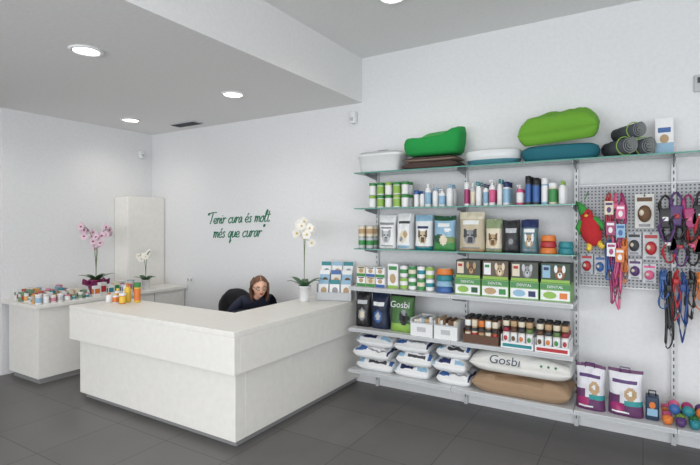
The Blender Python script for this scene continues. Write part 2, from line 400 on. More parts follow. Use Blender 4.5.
b.lathe(0,0,0,[(0,0,T2),(.24,0,T2),(.272,.03,T2),(.28,.07,T2),(.27,.10,T2),(.24,.115,T2),(.2,.10,T2),(0,.095,T2)],36,1,.48,3)
b.build("round_pet_bed",(-.55,4.015,T1))
b=B(); LM=C(104,160,48,.9,0,.3,80.0); LD=C(70,120,50,.9,0,.3,80.0)
M1=Matrix.Rotation(math.radians(16),4,'X')@Matrix.Rotation(math.radians(-4),4,'Y')
pillow(b,0,0,0,.56,.24,.21,LM,(),seed=9,under=LM,M=Matrix.Translation((0,0,.042))@M1,seam=.42,p=5,wr=.012)
b.build("pet_cushion",(-.55,4.0,T1+.118))
def roll(b,cx,cz,r,y0,y1,m1,m2,turns=3.2,M=None):
    N=64; th=r/turns*.62; P=[];Q=[]
    for i in range(N+1):
        a=turns*2*math.pi*i/N; rr=.012+(r-.012)*i/N
        P.append((cx+rr*math.cos(a),cz+rr*math.sin(a))); Q.append((cx+(rr-th*.5)*math.cos(a),cz+(rr-th*.5)*math.sin(a)))
    vs=[];fs=[];ms=[]
    for (p,q) in zip(P,Q):
        vs+=[(p[0],y0,p[1]),(p[0],y1,p[1]),(q[0],y0,q[1]),(q[0],y1,q[1])]
    for i in range(N):
        o=4*i;n=o+4
        fs+=[(o,n,n+1,o+1),(o+2,o+3,n+3,n+2),(o,o+2,n+2,n),(o+1,n+1,n+3,o+3)]; ms+=[m1,m2,m2,m1]
    fs+=[(0,1,3,2),(4*N,4*N+2,4*N+3,4*N+1)]; ms+=[m1,m1]
    b.add(vs,fs,ms,True,M)
RG=C(74,78,84,.95,0,.5,120.0); RL=C(130,136,134,.95,0,.5,120.0)
b=B(); MR=Matrix.Rotation(math.radians(38),4,'Z')
for (x,z,r,m) in ((-.072,.066,.064,RG),(.072,.066,.064,RG),(0,.178,.058,RG)):
    roll(b,x,z,r,-.12,.12,m,RL,M=MR)
    b.tube([(x+math.cos(a*math.pi/12)*(r+.001),-.07,z+math.sin(a*math.pi/12)*(r+.001)) for a in range(24)],.004,LIME,5,closed=True,M=MR)
b.build("rolled_blankets",(-.095,4.02,T1+.003))
b=B(); b.carton(-.055,.055,-.03,.03,0,.27,WHT,(('r',-1,1,.0,.35,LBL),('r',-.7,.7,.62,.75,BLU),('e',0,.45,.5,.12,TAN)))
b.build("product_carton",(.13,4.11,T1))

# ---------------------------------------------------------------- bottles shelf 2
def bottle(b,x,y,z,h,r,body,cap,lab,style=0):
    p=[(0,0,body),(r*.92,0,body),(r,.006,body),(r,h*.12,lab),(r+.0004,h*.12+.0005,lab),(r+.0004,h*.62,lab),(r,h*.62+.0005,body),(r,h*.7,body),(r*.75,h*.78,body),(r*.4,h*.82,cap),(r*.45,h*.821,cap)]
    if style==0: p+=[(r*.45,h*.99,cap),(0,h,cap)]
    elif style==1: p=[(0,0,body),(r*.92,0,body),(r,.006,body),(r,h*.1,lab),(r,h*.7,body),(r,h*.76,cap),(r*1.03,h*.765,cap),(r*1.03,h*.98,cap),(0,h,cap)]
    else: p+=[(r*.4,h*.88,cap),(r*.15,h*.89,cap),(r*.15,h*.99,cap),(0,h,cap)]
    b.lathe(x,y,z,p,14)
    if style==2:
        b.box(x-r*.9,x+r*.3,y-.01,y+.01,z+h*.95,z+h,cap)
        b.tube([(x-r*.6,y,z+h*.95),(x-r*.75,y,z+h*.86)],.004,cap,5)
T2z=ZG[1]+e
b=B()
for i in range(5):
    for j in range(2):
        for k in range(2): bottle(b,-2.17+i*.084,3.95+j*.09,T2z+k*.118,.117,.033,WHT,GRN if (i+k)%3 else LIME,LIME if i%2 else WHT,1)
b.build("supplement_jars")
def brow(name,x0,x1,z,pal,hs,r=.026,y=3.95,seed=1,styles=(0,1,2)):
    random.seed(seed); b=B(); x=x0+r
    while x<x1-r*.5:
        h=R(*hs); rr=r*R(.8,1.15); c=random.choice(pal); st=random.choice(styles)
        for j in range(2): bottle(b,x,y+j*.1,z,h,rr,c[0],c[1],c[2],st)
        x+=rr*2+.012
    return b.build(name)
pal1=((WHT,WHT,LBL),(WHT,LBL,WHT),(WHT,PNK,WHT),(WHT,BLU,WHT),(LGR,WHT,GRN))
pal2=((WHT,WHT,PNK),(LBL,WHT,WHT),(WHT,TEAL,WHT),(WHT,WHT,MAG),(DGR,BLK,BLU),(CRM,WHT,GRN),(WHT,NAVY,LBL),(LGR,WHT,CRM),(WHT,LIME,WHT),(WHT,WHT,LBL),(PNK,WHT,WHT))
brow("shampoo_bottles",-1.75,-1.40,T2z,pal1,(.13,.21),seed=4)
brow("grooming_spray_bottles",-1.29,-.88,T2z,pal2,(.15,.22),.023,seed=26)
brow("shampoo_bottles",-.86,-.46,T2z,pal2,(.15,.235),.025,seed=14)

# ---------------------------------------------------------------- food bags shelf 3
T3=ZG[2]+e
DOG=lambda c1,c2:(('e',0,.36,.5,.19,c1),('e',-.42,.45,.14,.13,c2),('e',.42,.45,.14,.13,c2),('e',0,.29,.22,.08,c2),('e',-.17,.42,.07,.022,BLK),('e',.17,.42,.07,.022,BLK),('e',0,.33,.09,.025,BLK),('r',-.6,.7,.08,.1,GRY))
def mkbag(name,x,w,h,d,base,sh,z,y=4.0,seed=0,rot=0,txt=None):
    b=B(); bag(b,0,0,0,w,h,d,base,sh,seed=seed)
    if txt: b.text(txt[0],txt[1],0,-d/2-.009,h*txt[2],txt[3])
    return b.build(name,(x,y,z),rot)
mkbag("pet_food_bag",-2.035,.18,.315,.10,WHT,(('r',-.8,.8,.72,.8,GRY),('r',-.6,.6,.60,.66,DGR),('r',-1,-.7,0,.6,LGR))+DOG(LGR,GRY),T3,seed=1,rot=.08)
mkbag("pet_food_bag",-1.85,.18,.32,.10,WHT,(('r',-.6,.6,.7,.8,DGR),('r',-.8,.8,.05,.12,LBL),('r',.6,1,0,1,LGR),('e',-.1,.34,.45,.16,CRM),('e',.2,.42,.25,.1,TAN),('e',-.3,.28,.2,.07,GRY)),T3,seed=2,rot=-.06)
mkbag("pet_food_bag",-1.67,.17,.31,.10,WHT,(('r',-1,1,.82,1,LBL),('r',-1,1,0,.10,TEAL),('r',-.6,.6,.6,.68,NAVY))+DOG(BEI,BRN),T3,seed=3,rot=.05)
mkbag("pet_food_bag",-1.475,.205,.305,.10,LBL,(('r',-1,1,0,.30,GRN),('e',-.4,.34,.6,.12,DGN),('e',.5,.30,.6,.1,C(118,142,84)),('r',-1,1,.86,1,DGN),('e',.0,.3,.35,.15,CRM),('r',-.5,.5,.68,.78,WHT),('e',.4,.6,.3,.06,WHT)),T3,seed=4)
mkbag("cat_food_bag",-1.235,.23,.325,.11,BEI,(('r',-1,1,.82,1,CRM),('r',-.6,.6,.68,.78,WHT),('r',-1,1,0,.06,TAN))+DOG(GRY,DGR),T3,seed=5,rot=-.05)
mkbag("pet_food_bag",-1.05,.14,.27,.09,CRM,(('r',-1,1,.7,1,C(138,152,116)),('r',-1,1,0,.1,C(138,152,116)))+DOG(TAN,BRN),T3,seed=6)
mkbag("pet_food_bag",-.91,.14,.265,.09,C(38,38,42),(('r',-.6,.6,.62,.75,LGR),('e',0,.33,.5,.16,DGR),('e',0,.34,.3,.1,GRY)),T3,seed=7,rot=.07)
mkbag("pet_food_bag",-.768,.135,.26,.09,C(90,122,132),(('r',-1,1,.75,1,NAVY),('r',-.6,.6,.6,.7,WHT))+DOG(TAN,WHT),T3,seed=8)
b=B()
for (x,k) in ((-2.285,0),(-2.285,1),(-2.20,0),(-2.20,1)):
    for s in range(2):
        z=T3+s*.108; y=3.95+k*.09
        b.cyl(x,y,z,z+.004,.036,MET); b.cyl(x,y,z+.004,z+.100,.035,(LGR,CRM)[s]); b.cyl(x,y,z+.03,z+.075,.0356,(GRN,TAN)[s]); b.cyl(x,y,z+.100,z+.105,.036,MET)
b.build("pet_food_cans")
def bowl(b,x,y,z,r,h,m1,m2):
    b.lathe(x,y,z,[(0,0,m1),(r*.95,0,m1),(r,.006,m1),(r*.85,h*.9,m1),(r*.83,h,m1),(r*.78,h,m2),(r*.62,h*.35,m2),(0,h*.3,m2)],24)
for (x,l) in ((-.625,((ORG,BLU),(RED,YEL),(ORG,TEAL))),(-.50,((TEAL,LBL),(TEAL,LBL)))):
    b=B()
    for k,(m1,m2) in enumerate(l): bowl(b,x,3.97,T3+k*.048,(.064 if len(l)==3 else .058)-.003*k,.046,m1,m2)
    b.build("pet_bowls")

# ---------------------------------------------------------------- shelf 4
T4=ZM[0]+e
b=B(); random.seed(3)
for i in range(3):
    for k in range(2):
        x=-2.29+i*.1; m=((WHT,GRN),(CRM,GRN),(WHT,BLU))[(i+k)%3]
        b.carton(x,x+.092,3.86,3.98,T4+k*.091,T4+k*.091+.09,m[0],(('r',-1,1,.0,.3,m[1]),('e',0,.6,.5,.22,TAN),('r',-.7,.7,.85,.95,DGR)))
b.build("treat_boxes")
b=B(); b.carton(-1.97,-1.87,3.87,4.05,T4,T4+.22,WHT,(('r',-.8,.8,.75,.9,GRN),('e',0,.4,.6,.2,TAN),('r',-1,1,0,.12,LIME))); b.build("product_carton")
b=B()
for i in range(4):
    for k in range(2):
        x=-1.82+i*.082; z=T4+k*.106
        b.cyl(x,3.9,z,z+.004,.039,MET); b.cyl(x,3.9,z+.004,z+.10,.0375,(LIME,WHT,GRN,WHT)[(i+k)%4]); b.cyl(x,3.9,z+.035,z+.07,.038,(WHT,GRN,CRM,TEAL)[(i+k)%4]); b.cyl(x,3.9,z+.10,z+.105,.039,MET)
b.build("pet_food_cans")
b=B()
for k,(a,c) in enumerate(((BLU,LBL),(LBL,WHT),(TEAL,LBL),(ORG,CRM))): bowl(b,-1.44,3.9,T4+k*.05,.075,.048,a,c)
b.build("pet_bowls")
DK=C(72,76,68); fur=(BRN,TAN,GRY,C(140,88,52)); fur2=(TAN,CRM,LGR,WHT)
for i in range(4):
    x0=-1.33+i*.222
    b=B()
    b.carton(x0,x0+.21,3.84,4.05,T4,T4+.135,C(122,172,100),(('r',-.96,.96,.06,.60,WHT),('e',-.35,.33,.45,.2,(LIME,TAN,LBL,LIME)[i]),('r',.3,.8,.16,.48,(DGN,GRN,NAVY,ORG)[i]),('r',-1,1,.66,.95,C(78,138,84))))
    b.text("DENTAL",.03,x0+.105,3.837,T4+.098,WHT)
    b.build("dental_snack_box")
    b=B()
    z=T4+.137; o=(-.0,.08,-.06,.04)[i]
    b.carton(x0+.005,x0+.205,3.85,4.05,z,z+.145,(DK,C(96,84,70),DK,C(56,74,60))[i],(('r',-1,1,0,.16,LIME),('r',-.9,-.35,.25,.9,(CRM,WHT,CRM,LBL)[i]),('e',.28+o,.5,.34,.32,fur[i]),('e',.0+o,.72,.12,.2,fur2[i]),('e',.55+o,.72,.12,.2,fur2[i]),('e',.28+o,.4,.16,.15,fur2[i]),('e',.28+o,.46,.06,.06,BLK),('e',.17+o,.6,.04,.04,BLK),('e',.39+o,.6,.04,.04,BLK),('r',-.8,-.45,.65,.8,(RED,GRN,RED,NAVY)[i])))
    b.build("dog_snack_box")
# ---------------------------------------------------------------- shelf 5
T5=ZM[1]+e
mkbag("dog_food_bag",-2.245,.165,.33,.11,BLK,(('r',-.6,.6,.66,.76,LGR),('e',0,.35,.5,.17,GRY),('e',0,.35,.3,.1,CRM)),T5,3.92,12,.1)
mkbag("dog_food_bag",-2.065,.19,.33,.12,C(24,36,62),(('r',-.6,.6,.66,.76,WHT),('e',0,.35,.5,.17,BLU),('e',0,.35,.25,.1,LGR)),T5,3.92,13,-.06)
mkbag("dog_food_bag",-1.84,.24,.34,.13,C(70,112,62),(('r',-1,1,0,.2,LIME),('r',-1,1,.88,1,BLK),('e',.3,.36,.4,.18,BLK),('e',.3,.5,.2,.08,GRY)),T5,3.92,14,txt=("Gosbi",.08,.64,WHT))
def bin_(name,x,w,z,y0=3.79,h=.14):
    b=B(); d=.25; t=.004
    b.box(x-w/2,x+w/2,y0,y0+d,z,z+t,WHT); b.box(x-w/2,x-w/2+t,y0,y0+d,z+t,z+h,WHT); b.box(x+w/2-t,x+w/2,y0,y0+d,z+t,z+h,WHT)
    b.box(x-w/2+t,x+w/2-t,y0,y0+t,z+t,z+h*.8,WHT); b.box(x-w/2+t,x+w/2-t,y0+d-t,y0+d,z+t,z+h,WHT)
    b.box(x-w/2-.004,x+w/2+.004,y0-.005,y0,z+h*.8-.01,z+h*.8,LGR); b.box(x-.04,x+.04,y0-.002,y0,z+.04,z+.08,LGR)
    random.seed(int(abs(x)*100))
    for i in range(7): 
        cx=x-w/2+.03+i*(w-.06)/6; m=random.choice((TAN,CRM,BRN,LBL,OFF))
        b.rbox(cx-.012,cx+.012,y0+.03,y0+.2,z+t,z+h*R(.85,1.12),.006,m)
    b.build(name)
bin_("storage_bin",-1.61,.2,T5,h=.15); bin_("storage_bin",-1.395,.2,T5,h=.15)
def jar(b,x,y,z,r,h,body,cap,lab):
    b.lathe(x,y,z,[(0,0,body),(r*.95,0,body),(r,.004,body),(r,h*.15,lab),(r+.0005,h*.16,lab),(r+.0005,h*.68,body),(r,h*.69,body),(r*.9,h*.78,cap),(r*.98,h*.79,cap),(r*.98,h*.98,cap),(0,h,cap)],14)
b=B(); BR2=C(92,62,46); AMB=C(140,92,58)
b.box(-1.25,-.965,3.80,4.02,T5,T5+.004,BR2); b.box(-1.25,-.965,3.80,3.803,T5+.004,T5+.07,BR2); b.box(-1.25,-1.247,3.803,4.02,T5+.004,T5+.11,BR2); b.box(-.968,-.965,3.803,4.02,T5+.004,T5+.11,BR2)
for i in range(5):
    for j in range(3):
        jar(b,-1.218+i*.055,3.835+j*.06,T5+.005,.024,.115,(AMB,CRM)[(i+j)%2],DGR,(CRM,RED,TAN)[(i+j)%3])
        jar(b,-1.218+i*.055,3.835+j*.06,T5+.121,.024,.09,(BR2,TAN)[(i+j)%2],BLK,(WHT,ORG,CRM)[(i*2+j)%3])
b.build("treat_jar_display")
for q in range(2):
    x0=-.945+q*.25
    b=B()
    b.box(x0,x0+.24,3.80,4.0,T5,T5+.004,WHT); b.carton(x0,x0+.24,3.797,3.80,T5,T5+.05,WHT,(('r',-.9,.9,.2,.7,RED if q else TEAL),))
    b.box(x0,x0+.003,3.80,4.0,T5+.004,T5+.1,WHT); b.box(x0+.237,x0+.24,3.80,4.0,T5+.004,T5+.1,WHT)
    for i in range(4):
        for j in range(3): 
            jar(b,x0+.033+i*.058,3.832+j*.062,T5+.005,.026,.15,OFF,(C(140,44,60),BR2,DGR,C(96,124,72))[(i+q)%4],WHT)
            b.ell((x0+.033+i*.058,3.832+j*.062-.0275,T5+.075),(.014,.0015,.02),(RED,BRN,ORG,GRN)[(i+q)%4],8)
            if j<2: jar(b,x0+.033+i*.058,3.832+j*.062,T5+.156,.025,.075,(DGR,BRN)[(i+j)%2],BLK,(CRM,TAN)[i%2])
    b.build("treat_jar_display")
# ---------------------------------------------------------------- bottom shelf bags
T6=ZM[2]+e
def stack(x0,x1,y,n,seed,t=.104):
    w=(x1-x0)
    for k in range(n):
        b=B(); o=.015*(-1)**(k+seed)
        sh=[(('r',-.8,-.2,.05,.2,BLU),('r',-.1,.7,.08,.14,GRY),('r',-.9,.9,.36,.42,LBL),('r',.82,.9,0,.6,NAVY)),
            (('r',-.5,.1,.06,.18,NAVY),('r',.3,.8,.05,.16,LBL),('r',-.9,-.75,0,.8,LBL)),
            (('r',-.85,-.5,.04,.24,LBL),('r',-.3,.5,.07,.13,DGR),('r',.65,.85,.04,.3,BLU),('r',-.3,.3,.2,.24,BLU))][(k+seed)%3]
        pillow(b,0,0,0,w*.93,.33,t,WHT,sh,seed=seed+k*1.7,wr=.016,p=5,seam=.45)
        b.build("cat_litter_bag",((x0+x1)/2+o,y+.008*((-1)**k),T6+k*(t+.006)))
stack(-2.30,-1.90,3.975,3,20); stack(-1.885,-1.53,3.975,3,31); stack(-1.515,-1.205,3.975,3,42)
b=B(); KR=C(158,132,106,.85,0,.2,50.0)
pillow(b,0,0,0,.73,.36,.165,KR,(('r',-.4,.4,.05,.2,C(140,114,88)),),seed=61,wr=.012,seam=.45)
b.build("dog_food_sack",(-.815,3.97,T6))
b=B()
pillow(b,0,0,0,.76,.36,.165,C(216,216,212,.4),(('r',-1,-.93,0,1,LGR),('r',.93,1,0,1,LGR)),seed=63,wr=.010,seam=.4)
b.text("Gosbi",.10,-.10,0,0,C(70,80,100),M=Matrix.Translation((0,-.194,.08))@Matrix.Rotation(math.radians(-38),4,'X'),shear=0)
for k in range(3): b.rbox(.16+k*.05,.175+k*.05,-.184,-.165,.097,.110,.003,GRN)
b.build("dog_food_sack",(-.815,3.965,T6+.172))
TE=C(52,148,150); P2=C(98,54,96)
def lbag(x,w,seed):
    b=B()
    bag(b,0,0,0,w,.32,.11,C(218,218,224),(('r',-1,1,.0,.30,P2),('r',-1,-.3,.30,.46,P2),('r',.0,1,.24,.36,TE),('r',-1,1,.92,1,P2),('r',-.7,.7,.72,.80,PUR),('e',.35,.5,.38,.14,TAN),('e',.35,.52,.15,.05,WHT),('e',-.4,.2,.4,.10,MAG),('r',-.7,.3,.06,.12,WHT)),seed=seed)
    b.tube([(-.03,-.02,.30),(-.03,-.022,.335),(.03,-.022,.335),(.03,-.02,.30)],.004,PUR,6)
    b.build("litter_bag",(x,3.88,T6),-.1)
lbag(-.325,.20,71); lbag(-.105,.22,72)
b=B()
b.rbox(-.04,.04,-.05,.05,0,.16,.012,C(36,54,80)); b.paint(-.03,.03,.02,.14,-.0505,(('r',-1,1,.1,.5,LBL),('e',0,.7,.6,.2,ORG))); b.tube([(-.02,0,.16),(-.02,0,.19),(.02,0,.19),(.02,0,.16)],.005,BLK)
b.build("pet_toy_box",(.055,3.90,T6))
b=B(); random.seed(5)
cols=(ORG,GRN,BLU,PUR,RED,PNK,TEAL,YEL,LIME,MAG)
for i in range(4):
    for j in range(4):
        r=.031; x=.14+i*.075; y=3.83+j*.08; c=cols[(i*3+j*5)%10]
        b.ell((x,y,T6+r),(r,r,r),c,16)
        for a in range(8):
            t=a*math.pi/4; b.ell((x+r*.76*math.cos(t),y+r*.76*math.sin(t),T6+r+r*.6),(.007,.007,.007),c,6)
for i in range(3):
    for j in range(2):
        r=.034;x=.18+i*.075;y=3.87+j*.09; b.ell((x,y,T6+.097),(r,r,r),cols[(i*4+j*3+2)%10],16)
b.build("pet_toy_balls")
b=B()
for k in range(3):
    x=.50+k*.1
    b.tube([(x,3.85,T6+.022),(x,4.05,T6+.022)],.02,cols[k*2]); 
    for y in (3.85,4.05):
        for s in (-1,1): b.ell((x+s*.014,y,T6+.026),(.024,.024,.0255),cols[k*2],10)
b.build("chew_bone_toys")

# ---------------------------------------------------------------- hanging goods
def hook(b,x,z,L=.1):
    b.tube([(x,4.144,z),(x,4.144-L,z),(x,4.144-L-.01,z+.012)],.003,MET,6)
b=B(); RP=C(184,40,46,.9,0,.4,80.0); GP=C(60,150,70,.9,0,.4,80.0)
hook(b,-.36,1.835)
b.tube([(-.36,4.07,1.84),(-.375,4.06,1.80),(-.38,4.055,1.785)],.004,GRN)
Mt=Matrix.Translation((-.345,4.035,1.585))@Matrix.Rotation(math.radians(-14),4,'Y')
b.ell((0,0,-.03),(.075,.055,.125),RP,20,Mt); b.ell((0,0,.085),(.045,.044,.05),RP,14,Mt)
b.tube([(-.01,0,.10),(-.02,0,.15),(-.035,0,.2)],[.04,.028,.01],GP,9,Mt)
for s in (-1,1): b.tube([(s*.045,-.01,.05),(s*.08,-.02,.0),(s*.075,-.02,-.05)],[.022,.02,.016],GP,8,Mt); b.tube([(s*.03,0,-.12),(s*.04,-.01,-.165),(s*.055,-.02,-.175)],[.022,.02,.018],YEL,8,Mt); b.ell((s*.016,-.04,.095),(.006,.005,.006),BLK,8,Mt)
b.ell((0,-.047,.08),(.014,.01,.01),YEL,8,Mt)
b.build("plush_dog_toy")
def strap(b,x,z0,z1,m,w=.012,y=4.06,sw=.02,ph=0):
    pts=[]
    for i in range(22):
        t=i/22; a=math.pi*2*t
        pts.append((x+sw*math.sin(a)*(1.2-.5*math.cos(a))+.008*math.sin(a*3+ph),y-.008*math.cos(a*2),(z0+z1)/2+(z0-z1)/2*math.cos(a)))
    b.tube(pts,w*.5,m,6,closed=True,flat=.45)
def leash(b,x,zt,L,m,y=4.06,ph=0):
    hook(b,x,zt+.008)
    strap(b,x,zt,zt-L,m,.018,y,.016,ph); strap(b,x+.01,zt-.002,zt-L*.75,m,.016,y-.014,.012,ph+1)
    b.rbox(x-.014,x+.02,y-.025,y+.002,zt-L*.28,zt-L*.18,.006,m)
    b.tube([(x+.012,y-.014,zt-L*.75),(x+.014,y-.014,zt-L*.75-.045)],.006,MET,6)
def card(b,x,zt,w,h,m,m2,y=4.03):
    b.box(x-w/2,x+w/2,y-.002,y+.002,zt-h,zt,m); b.paint(x-w/2,x+w/2,zt-h,zt,y-.002,(('r',-.8,.8,.7,.88,m2),('e',0,.35,.5,.22,m2)))
b=B()
leash(b,-.22,1.83,.34,RED,ph=1); leash(b,-.18,1.83,.42,PNK,ph=2); leash(b,-.135,1.83,.36,MAG,ph=3); leash(b,-.22,1.48,.30,BLU,4.09,1); leash(b,-.19,1.50,.50,MAG,4.09,2); leash(b,-.16,1.48,.52,PNK,4.09,4); leash(b,-.125,1.50,.34,ORG,4.09,5)
for (x,z,m,m2) in ((-.215,1.77,CRM,PUR),(-.14,1.74,PNK,WHT),(-.205,1.62,MAG,WHT),(-.14,1.60,LBL,BLU),(-.20,1.46,WHT,MAG),(-.145,1.42,ORG,WHT)): card(b,x,z,.058,.10,m,m2)
b.build("dog_leashes")
def blister(name,x,z,w,h,card,toy,zt=None):
    b=B(); hook(b,x,z-.012,.07)
    b.box(x-w/2,x+w/2,4.11,4.113,z-h,z,card)
    b.paint(x-w/2,x+w/2,z-h,z,4.11,(('r',-.8,.8,.78,.9,toy),('e',0,.95,.1,.03,DGR),('r',-.6,.6,.04,.12,GRY)))
    b.ell((x,4.10,z-h*.58),(w*.36,.022,h*.25),toy,14); b.ell((x-w*.15,4.09,z-h*.55),(w*.15,.02,h*.1),CRM,10)
    b.build(name)
blister("packaged_brush",.01,1.82,.12,.25,OFF,BRN); blister("packaged_toy",-.37,1.37,.085,.16,C(180,186,194),RED)
blister("packaged_toy",-.055,1.54,.09,.17,C(186,190,196),DGR); blister("packaged_toy",.05,1.54,.1,.20,C(194,198,200),RED); blister("packaged_brush",-.28,1.36,.075,.15,C(186,190,196),BLU)
blister("packaged_toy",-.05,1.34,.085,.15,C(206,206,210),PUR); blister("packaged_toy",.04,1.31,.085,.14,C(196,200,206),PNK)
def harness(b,x,z,m,m2,y=4.05,s=1.0,ph=0):
    hook(b,x,z+.008)
    def lp(cx,cz,rx,rz,yy,mm):
        b.tube([(cx+rx*math.cos(a*math.pi/10)*(1+.15*math.sin(a*.9+ph)),yy+.01*math.sin(a*.6),cz+rz*math.sin(a*math.pi/10)) for a in range(20)],.014*s,mm,6,closed=True,flat=.5)
    lp(x,z-.085*s,.032*s,.085*s,y,m); lp(x+.008,z-.24*s,.04*s,.085*s,y-.015,m2)
    b.rbox(x-.036*s,x+.038*s,y-.02,y-.004,z-.23*s,z-.09*s,.008,m,Matrix.Translation((x,0,z))@Matrix.Rotation(.25*math.sin(ph*3),4,'Y')@Matrix.Translation((-x,0,-z)))
    b.rbox(x-.018,x+.018,y-.03,y-.02,z-.18*s,z-.15*s,.004,(WHT,RED,PNK)[ph%3])
b=B()
for i,(x,z,m,m2) in enumerate(((.135,1.80,BLK,PUR),(.20,1.82,PUR,BLK),(.27,1.80,MAG,BLK),(.34,1.82,BLK,RED),(.42,1.8,TEAL,BLK),(.50,1.81,RED,BLK),(.15,1.60,BLK,RED),(.22,1.58,DGR,PUR),(.29,1.59,RED,BLK),(.37,1.58,BLK,ORG),(.45,1.56,BLK,BLK))):
    harness(b,x,z,m,m2,4.05 if z>1.7 else 4.09,1.0 if z>1.7 else .85,i)
b.build("dog_harnesses")
b=B()
for i,(x,z,L,m) in enumerate(((.12,1.29,.28,BLU),(.155,1.28,.55,BLK),(.195,1.29,.36,RED),(.235,1.28,.50,C(40,70,130)),(.28,1.29,.34,BLK),(.33,1.28,.26,ORG),(.38,1.29,.42,RED))): leash(b,x,z-.01,L,m,4.06,i)
b.build("dog_leashes")

# ---------------------------------------------------------------- orchids
def petal(b,M,l,w,m):
    vs=[(0,0,0)];n=7
    L=[];Rr=[]
    for i in range(1,n):
        t=i/n; ww=w*math.sin(math.pi*t**.8)*.5; L.append((t*l,ww,.12*l*math.sin(t*2.5))); Rr.append((t*l,-ww,.12*l*math.sin(t*2.5)))
    vs+=L+Rr+[(l,0,.05*l)]
    fs=[(0,n,1)];k=n-1
    for i in range(k-1): fs.append((1+i,1+k+i,2+k+i,2+i))
    fs.append((k,2*k,2*k+1))
    b.add(vs,fs,m,True,M)
def flower(b,p,nrm,s,m,mc):
    q=Vector(nrm).to_track_quat('Z','Y').to_matrix().to_4x4(); M=Matrix.Translation(p)@q
    for k in range(5): petal(b,M@Matrix.Rotation(math.radians(72*k+18),4,'Z'),s*(.58 if k%2 else .52),s*.62,m)
    b.ell((0,0,.004),(s*.12,s*.12,s*.12),mc,8,M)
def leaf(b,x,y,z,ang,l,w,m):
    vs=[];fs=[];n=9
    for i in range(n+1):
        t=i/n; ww=w*math.sin(math.pi*min(1,(t*.92+.08)))*.5+.002; h=l*.55*math.sin(t*1.9)*.75; d=t*l
        vs+=[(d,ww,h+.15*ww),(d,0,h-.1*ww),(d,-ww,h+.15*ww)]
    for i in range(n): o=3*i; fs+=[(o,o+1,o+4,o+3),(o+1,o+2,o+5,o+4)]
    b.add(vs,fs,m,True,Matrix.Translation((x,y,z))@Matrix.Rotation(ang,4,'Z'))
LF=C(48,92,52,.35); STM=C(96,116,70,.5)
def orchid(name,x,y,z,fm,fc,pot,stems,nfl,size,wrap=None,seed=1,potr=.07,poth=.15,ll=.2,span=.5):
    random.seed(seed); b=B()
    b.lathe(0,0,0,[(0,0,pot),(potr*.72,0,pot),(potr*.76,.01,pot),(potr,poth,pot),(potr*1.06,poth,pot),(potr*1.06,poth+.012,pot),(potr*.92,poth+.012,pot),(potr*.9,poth-.015,BRN),(0,poth-.015,BRN)],24)
    if wrap:
        def wz(a,zz,r): return zz*(1+.22*math.sin(a*7)) if zz>.1 else zz
        b.lathe(0,0,0,[(potr*.8,.0,wrap),(potr*.85,.02,wrap),(potr*1.15,poth*.6,wrap),(potr*1.5,poth*.85,wrap),(potr*1.9,poth*.95,wrap),(potr*1.88,poth*.96,wrap),(potr*1.1,poth*.8,wrap)],42,zf=wz)
    for k in range(6): leaf(b,0,0,poth-.01,k*1.05+R(-.2,.2),ll*R(.8,1.1),.065,LF)
    for (dx,dy,hh) in stems:
        P=[];N=14
        for i in range(N+1):
            t=i/N; P.append(Vector((dx*t**2.2,dy*t**2.2,poth+(hh-poth)*math.sin(t*1.75))))
        b.tube(P,.0035,STM,6)
        for i in range(nfl):
            t=.99-span*i/nfl; j=int(t*N); p=P[j]
            q=p+Vector((R(-1,1)*size*.6,R(-1,1)*size*.6,R(-.6,.5)*size)); b.tube([p,q],.002,STM,5)
            flower(b,q,(R(.1,1),R(-1.2,-.4),R(-.2,.3)),size,fm,fc)
    return b.build(name,(x,y,z))
WF=C(240,238,232,.6); PF=C(222,196,208,.6)
orchid("potted_orchid",-2.80,3.72,ZT+e,WF,YEL,WHT,((.06,-.03,.70),(-.04,.03,.74)),10,.09,seed=3,potr=.062,poth=.14,ll=.21,span=.42)
orchid("potted_orchid",-5.36,3.16,.80+e,PF,MAG,MAG,((.10,.12,.74),(-.08,-.14,.76),(.02,0,.62)),8,.088,wrap=C(128,40,92,.35),seed=8,potr=.075,poth=.15,ll=.2,span=.5)
orchid("potted_orchid",-5.24,3.72,.80+e,WF,YEL,WHT,((.05,.03,.46),(-.03,-.06,.42)),6,.07,seed=12,potr=.05,poth=.1,ll=.15)

